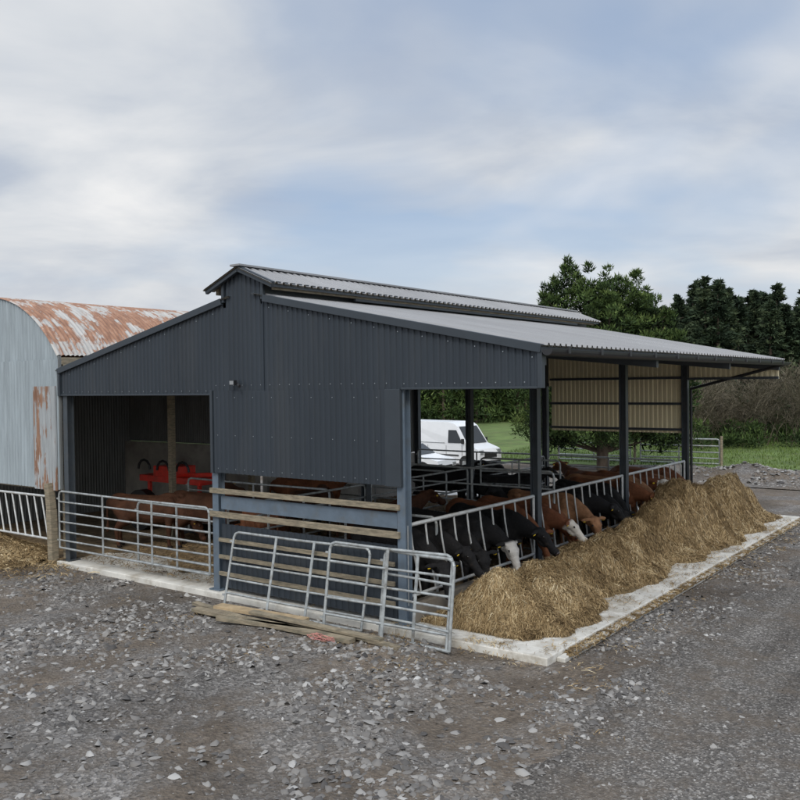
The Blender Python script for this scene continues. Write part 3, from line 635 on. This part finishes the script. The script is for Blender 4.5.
    me2.attributes.new('dark','FLOAT','POINT').data.foreach_set('value',(np.clip((.08-P[:,2])/.02,0,1)).astype(np.float32))
    for mt in (C_black,M_eye,M_tag,M_nose): me2.materials.append(mt)
    return me2
CM={p:make_cow('cow_'+p,p) for p in ('down','low','turn','up','reach')}
nc=[0]
def cow(pose,mat,x,y,ang=0,sc=.84):
    o=bpy.data.objects.new('cow' if nc[0]==0 else 'cow.%03d'%nc[0],CM[pose]); nc[0]+=1; COL.objects.link(o)
    o.location=(x,y,.05); o.rotation_euler[2]=ang; o.scale=(sc,sc*random.uniform(.95,1.06),sc*random.uniform(.96,1.04))
    o.material_slots[0].link='OBJECT'; o.material_slots[0].material=mat
row=[(.72,C_black,'down'),(1.22,C_black,'reach'),(1.95,C_black,'down'),(2.5,C_bw,'down'),(3.25,C_black,'reach'),(3.75,C_brown,'down'),(4.45,C_herf,'reach'),(4.95,C_brown,'low'),(5.75,C_tan,'down'),(6.3,C_black,'reach'),(7.0,C_black,'down'),(7.6,C_black,'low'),(8.35,C_brown,'reach'),(8.9,C_tan,'down'),(9.6,C_herf,'turn'),(10.2,C_brown,'down'),(10.9,C_tan,'reach'),(11.4,C_brown,'down')]
for y,m,p in row: cow(p,m,-.20+random.uniform(-.16,.10),y,random.uniform(-.28,.28),random.uniform(.80,.90))
for p,m,x,y,a in (('up',C_black,-5.2,9.6,.5),('down',C_black,-4.8,10.8,-.4),('up',C_brown,-2.6,10.9,2.6),('down',C_dk,-6.2,2.4,.3),('up',C_dk,-7.0,3.4,2.9),('low',C_brown,-5.2,2.1,2.7),('down',C_dk,-5.6,4.6,1.8),('low',C_dk,-7.4,1.9,.5),('up',C_brown,-6.8,6.2,.8),('down',C_black,-2.4,6.6,2.2),('up',C_black,-2.9,8.9,.7),('up',C_dk,-2.6,3.6,1.2)):
    cow(p,m,x,y,a)
# ------------------------------------------------------------------ trees
def leaf_tris(C,Dr,size,r,asp=.45):
    n=len(C); D=Dr+r.normal(0,.45,(n,3)); D/=np.linalg.norm(D,axis=1)[:,None]
    q=r.normal(0,1,(n,3)); Sx=np.cross(D,q); Sx/=np.linalg.norm(Sx,axis=1)[:,None]
    s=(size*(.6+.8*r.random(n)))[:,None]
    return np.stack([C-Sx*s*asp*.5,C+Sx*s*asp*.5,C+D*s],1).reshape(-1,3)
def conifer(V,Tn,x,y,h,rad,r,nb,nl,ls,z0=.06,pw=.8,droop=.25):
    t=r.random(nb)**.85; az=r.random(nb)*6.283
    prof=(1-t)**pw
    Lb=rad*prof*(.5+.65*r.random(nb))+.05
    zb=z0*h+t*(1-z0)*h
    up=np.where(r.random(nb)<.5,.1,-.05)+t*.4
    u=r.random((nb,nl))**.7; 
    rr=Lb[:,None]*u; sp=.11*Lb[:,None]*(1.2-u)+.02*rad
    X=x+np.cos(az)[:,None]*rr+r.normal(0,1,(nb,nl))*sp; Y=y+np.sin(az)[:,None]*rr+r.normal(0,1,(nb,nl))*sp
    Z=GZ+zb[:,None]+rr*up[:,None]-droop*rr*u+r.normal(0,1,(nb,nl))*sp*.6
    C=np.stack([X,Y,Z],-1).reshape(-1,3)
    D=np.stack([np.repeat(np.cos(az),nl),np.repeat(np.sin(az),nl),np.full(nb*nl,.15)],-1)
    V.append(leaf_tris(C,D,np.full(len(C),ls),r))
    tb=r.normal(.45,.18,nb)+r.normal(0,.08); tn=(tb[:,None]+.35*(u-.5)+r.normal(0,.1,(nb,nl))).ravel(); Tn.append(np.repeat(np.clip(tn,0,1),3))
rt=np.random.default_rng(11)
def clumps(V,Tn,r,CC,RR,nl,ls,upb=.7,tb0=.42):
    k=len(CC); d=r.normal(0,1,(k,nl,3)); d/=np.linalg.norm(d,axis=2)[:,:,None]
    u=r.random((k,nl,1))**.5; P=CC[:,None]+d*u*RR[:,None,None]*np.array([1,1,.75])
    D=d*.8+np.array([0,0,upb]); C=P.reshape(-1,3)
    V.append(leaf_tris(C,D.reshape(-1,3),np.full(len(C),ls),r,.35))
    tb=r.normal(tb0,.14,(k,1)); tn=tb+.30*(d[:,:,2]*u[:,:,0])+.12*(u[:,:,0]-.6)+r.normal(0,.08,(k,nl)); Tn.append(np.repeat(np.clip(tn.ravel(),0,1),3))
def finish(name,V,Tn,mats,trunks,limbs=None):
    V=np.concatenate(V);Tn=np.concatenate(Tn); Fc=np.arange(len(V)).reshape(-1,3)
    e=empty(name); npmesh('foliage',V,Fc,[mats[0]],Tn,parent=e)
    mb=MB()
    for x,y,h,r_ in trunks:
        mb.tube((x,y,GZ-.1),(x,y,h*.55),r_,0,10,r_*.55); mb.tube((x,y,h*.55),(x,y,h*.95),r_*.55,0,8,r_*.1)
        if limbs is None:
            for k in range(14):
                a=k*2.4; z=h*(.12+.055*k); l=h*.2*(1-k/16); mb.tube((x,y,z),(x+math.cos(a)*l,y+math.sin(a)*l,z+l*.2),r_*.25,0,5,r_*.06)
    if limbs is not None:
        for p,q in limbs: mb.tube(p,q,.05,0,5,.012)
    mb.obj('trunk',[M_bark],parent=e)
dirp=lambda px,dep:(CX+(F.x+R.x*(px-400)/FP)*dep, CY+(F.y+R.y*(px-400)/FP)*dep)
# big cypress behind the shed: overlapping pointed sub-crowns, dense core + feathery shell
V=[];Tn=[]; bxx,byy=dirp(602,34); rr_=R0
CC=[];RRl=[];limbs=[];core=[];cr=[]
tops=((-2.3,7.3,1.15,0),(-1.25,8.6,1.35,.3),(-.5,8.1,1.4,-.4),(.35,8.4,1.45,.3),(1.3,7.9,1.35,-.3),(2.1,7.2,1.25,.3),(2.8,6.4,1.1,0),(-1.8,7.8,1.1,.8),(.9,7.6,1.4,1.0),(0,7.3,1.8,-1.0))
for dx,hh,w,dyf in tops:
    ax=bxx+dx*rr_.x*.95+F.x*dyf; ay=byy+dx*rr_.y*.95+F.y*dyf
    for k in range(88):
        t=rt.random()**.85; z=hh-.22-t*(hh-1.3); rad=w*min(1,(t*2.4)**.7)*(.7+.45*rt.random()); a=rt.random()*6.283; q=rad*rt.uniform(.55,1)
        c=np.array([ax+math.cos(a)*q,ay+math.sin(a)*q,z+rt.normal(0,.1)]); CC.append(c); RRl.append(rt.uniform(.26,.46)*(.42+min(1,t*3)*.6))
        if k%12==0: limbs.append(((bxx,byy,max(.6,c[2]-1.2-abs(dx)*.4)),tuple(c)))
    for k in range(26):
        t=.1+.9*rt.random(); z=hh-.3-t*(hh-1.4); rad=.5*w*min(1,(t*2.2)**.7); a=rt.random()*6.283; q=rad*rt.random(); core.append((ax+math.cos(a)*q,ay+math.sin(a)*q,z)); cr.append(.3+.45*min(1,t*2))
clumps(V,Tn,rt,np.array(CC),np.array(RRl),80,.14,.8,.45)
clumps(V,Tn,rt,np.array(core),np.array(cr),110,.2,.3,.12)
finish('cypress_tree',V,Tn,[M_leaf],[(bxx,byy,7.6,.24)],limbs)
# spruce wood
V=[];Tn=[];tr=[]
for k in range(56):
    px=645+k*4.6+rt.normal(0,3); dep=rt.uniform(48,62); x,y=dirp(px,dep)
    top=298+rt.normal(0,9)+7*math.sin(px*.07)
    if px<690: top+=14
    if px>775: top+=10
    h=3.4+(385-top)/FP*dep
    conifer(V,Tn,x,y,h,rt.uniform(1.8,2.8),rt,190,38,.23,.02,.85,.35); tr.append((x,y,h,.18))
finish('spruce_trees',V,Tn,[M_needle],tr)
V=[];Tn=[];tr=[]
for k in range(44):
    px=395+k*7+rt.normal(0,3); dep=rt.uniform(64,76); x,y=dirp(px,dep); h=rt.uniform(5.4,7.2)
    cc=[];
    for j in range(26):
        z=rt.uniform(.3,h); w=1.8*math.sqrt(max(.05,1-abs(z/h-.45)**2*2.6)); a=rt.random()*6.28; q=w*math.sqrt(rt.random()); cc.append((x+math.cos(a)*q,y+math.sin(a)*q,z))
    clumps(V,Tn,rt,np.array(cc),rt.uniform(.5,1.0,26),70,.34,.3); tr.append((x,y,h*.8,.15))
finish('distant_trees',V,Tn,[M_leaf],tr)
def twigs(x,y,h,nst,r):
    segs=[]
    def rec(p,d,l,w,dep):
        q=p+d*l; segs.append((p,q,w))
        if dep==0: return
        for _ in range(3 if dep>1 else 4):
            nd=(d+Vector(r.normal(0,.42,3))).normalized(); nd.z=abs(nd.z)*.8+.1; rec(p+d*l*r.uniform(.5,1),nd.normalized(),l*r.uniform(.55,.8),w*.6,dep-1)
    for _ in range(nst):
        a=r.random()*6.28; rec(Vector((x+r.normal(0,.3),y+r.normal(0,.3),GZ)),Vector((math.cos(a)*.35,math.sin(a)*.35,1)).normalized(),h*.38,.06,4)
    return segs
base_b=[twigs(0,0,3.2,5,rt) for _ in range(4)]
VV=[];TT=[]
for k in range(34):
    px=668+k*4.6+rt.normal(0,3); dep=rt.uniform(41,46); x,y=dirp(px,dep); s=rt.uniform(.7,1.6); a=rt.random()*6.28; sg=base_b[k%4]
    P=np.array([tuple(g[0]) for g in sg]);Q=np.array([tuple(g[1]) for g in sg]);W_=np.array([g[2] for g in sg])[:,None]
    c,sn=math.cos(a),math.sin(a); Rm=np.array([[c,-sn,0],[sn,c,0],[0,0,1]])
    P=P@Rm.T*s+[x,y,.3];Q=Q@Rm.T*s+[x,y,.3]; D=Q-P; Sx=np.cross(D,rt.normal(0,1,D.shape)); Sx/=np.linalg.norm(Sx,axis=1)[:,None]
    w=np.maximum(W_*.5,.010); VV.append(np.stack([P-Sx*w,P+Sx*w,Q],1).reshape(-1,3)); TT.append(np.repeat(np.clip(rt.normal(.3+.3*rt.random(),.22,len(P)),0,1),3))
VV=np.concatenate(VV);TT=np.concatenate(TT); npmesh('bare_bushes',VV,np.arange(len(VV)).reshape(-1,3),[M_twig],TT)
V=[];Tn=[]
cc=[]
for k in range(60):
    px=rt.uniform(660,830); x,y=dirp(px,rt.uniform(40,46)); cc.append((x,y,.5+rt.uniform(.0,.9)*rt.random()))
clumps(V,Tn,rt,np.array(cc),rt.uniform(.3,.7,60),110,.18,.5)
V=np.concatenate(V); npmesh('undergrowth_shrubs',V,np.arange(len(V)).reshape(-1,3),[M_leaf],np.concatenate(Tn)*.85)
n=30000; x=rt.uniform(-14,8,n); y=rt.uniform(24,42,n); k=y>25.2+(fbm(x*.35,x*0,4)-.5)*2.5; x=x[k];y=y[k]; n=len(x)
C=np.stack([x,y,grz(x,y)],-1); V=leaf_tris(C,np.tile([0,0,2.0],(n,1)),np.full(n,.11),rt,.25)
npmesh('grass',V,np.arange(len(V)).reshape(-1,3),[M_grassb],np.repeat(rt.random(n),3))
# ------------------------------------------------------------------ world / light
sun_el,sun_az=math.radians(42),math.radians(150)
W=bpy.data.worlds.new('World'); S.world=W; W.use_nodes=True; nt=W.node_tree; bg=nt.nodes['Background']; bg.inputs[1].default_value=.1
sky=N(nt,'ShaderNodeTexSky',sky_type='NISHITA'); sky.sun_disc=False; sky.sun_elevation=sun_el; sky.sun_rotation=sun_az
tc=N(nt,'ShaderNodeTexCoord'); sp=N(nt,'ShaderNodeSeparateXYZ'); nt.links.new(tc.outputs['Generated'],sp.inputs[0])
az_=N(nt,'ShaderNodeMath',operation='MAXIMUM'); nt.links.new(sp.outputs[2],az_.inputs[0]); az_.inputs[1].default_value=0
ad=N(nt,'ShaderNodeMath',operation='ADD'); nt.links.new(az_.outputs[0],ad.inputs[0]); ad.inputs[1].default_value=.14
dv=[]
for i in (0,1):
    d=N(nt,'ShaderNodeMath',operation='DIVIDE'); nt.links.new(sp.outputs[i],d.inputs[0]); nt.links.new(ad.outputs[0],d.inputs[1]); dv.append(d.outputs[0])
cb=N(nt,'ShaderNodeCombineXYZ'); nt.links.new(dv[0],cb.inputs[0]); nt.links.new(dv[1],cb.inputs[1])
n1=noise(nt,1.0,6,.52,cb.outputs[0],.4); n2=noise(nt,.55,4,.5,cb.outputs[0],.3)
cloud=ramp(nt,n1,[(.30,(4.4,5.0,6.1)),(.43,(5.3,5.8,6.6)),(.54,(6.8,7.1,7.5)),(.70,(8.8,8.8,8.8))])
blue=mix(nt,.5,sky.outputs[0],(4.0,5.4,7.8))
mk=ramp(nt,n2,[(.40,(.25,.25,.25)),(.54,(.97,.97,.97))])
hz=ramp(nt,sp.outputs[2],[(0,(1,1,1)),(.20,(0,0,0))])
c=mix(nt,mk,blue,cloud)
hm=N(nt,'ShaderNodeMath',operation='MULTIPLY'); nt.links.new(hz,hm.inputs[0]); hm.inputs[1].default_value=.5
c=mix(nt,hm.outputs[0],c,(8.0,7.9,7.7))
hi=ramp(nt,sp.outputs[2],[(.48,(1,1,1)),(.9,(2.0,2.0,2.0))]); c=mix(nt,1.0,c,hi,'MULTIPLY')
# clouds are brighter around the hidden sun (behind the viewer)
dt=N(nt,'ShaderNodeVectorMath',operation='DOT_PRODUCT'); nt.links.new(tc.outputs['Generated'],dt.inputs[0]); dt.inputs[1].default_value=(math.sin(sun_az),math.cos(sun_az),.25)
sg=ramp(nt,dt.outputs['Value'],[(.0,(1,1,1)),(.9,(1.8,1.76,1.68))]); c=mix(nt,1.0,c,sg,'MULTIPLY')
nt.links.new(c,bg.inputs[0])
sl=bpy.data.lights.new('sun','SUN'); sl.energy=1.2; sl.angle=math.radians(16); sl.color=(1,.96,.9)
so=bpy.data.objects.new('sun',sl); COL.objects.link(so)
d=Vector((math.sin(sun_az)*math.cos(sun_el),math.cos(sun_az)*math.cos(sun_el),math.sin(sun_el)))
so.rotation_euler=d.to_track_quat('Z','Y').to_euler()
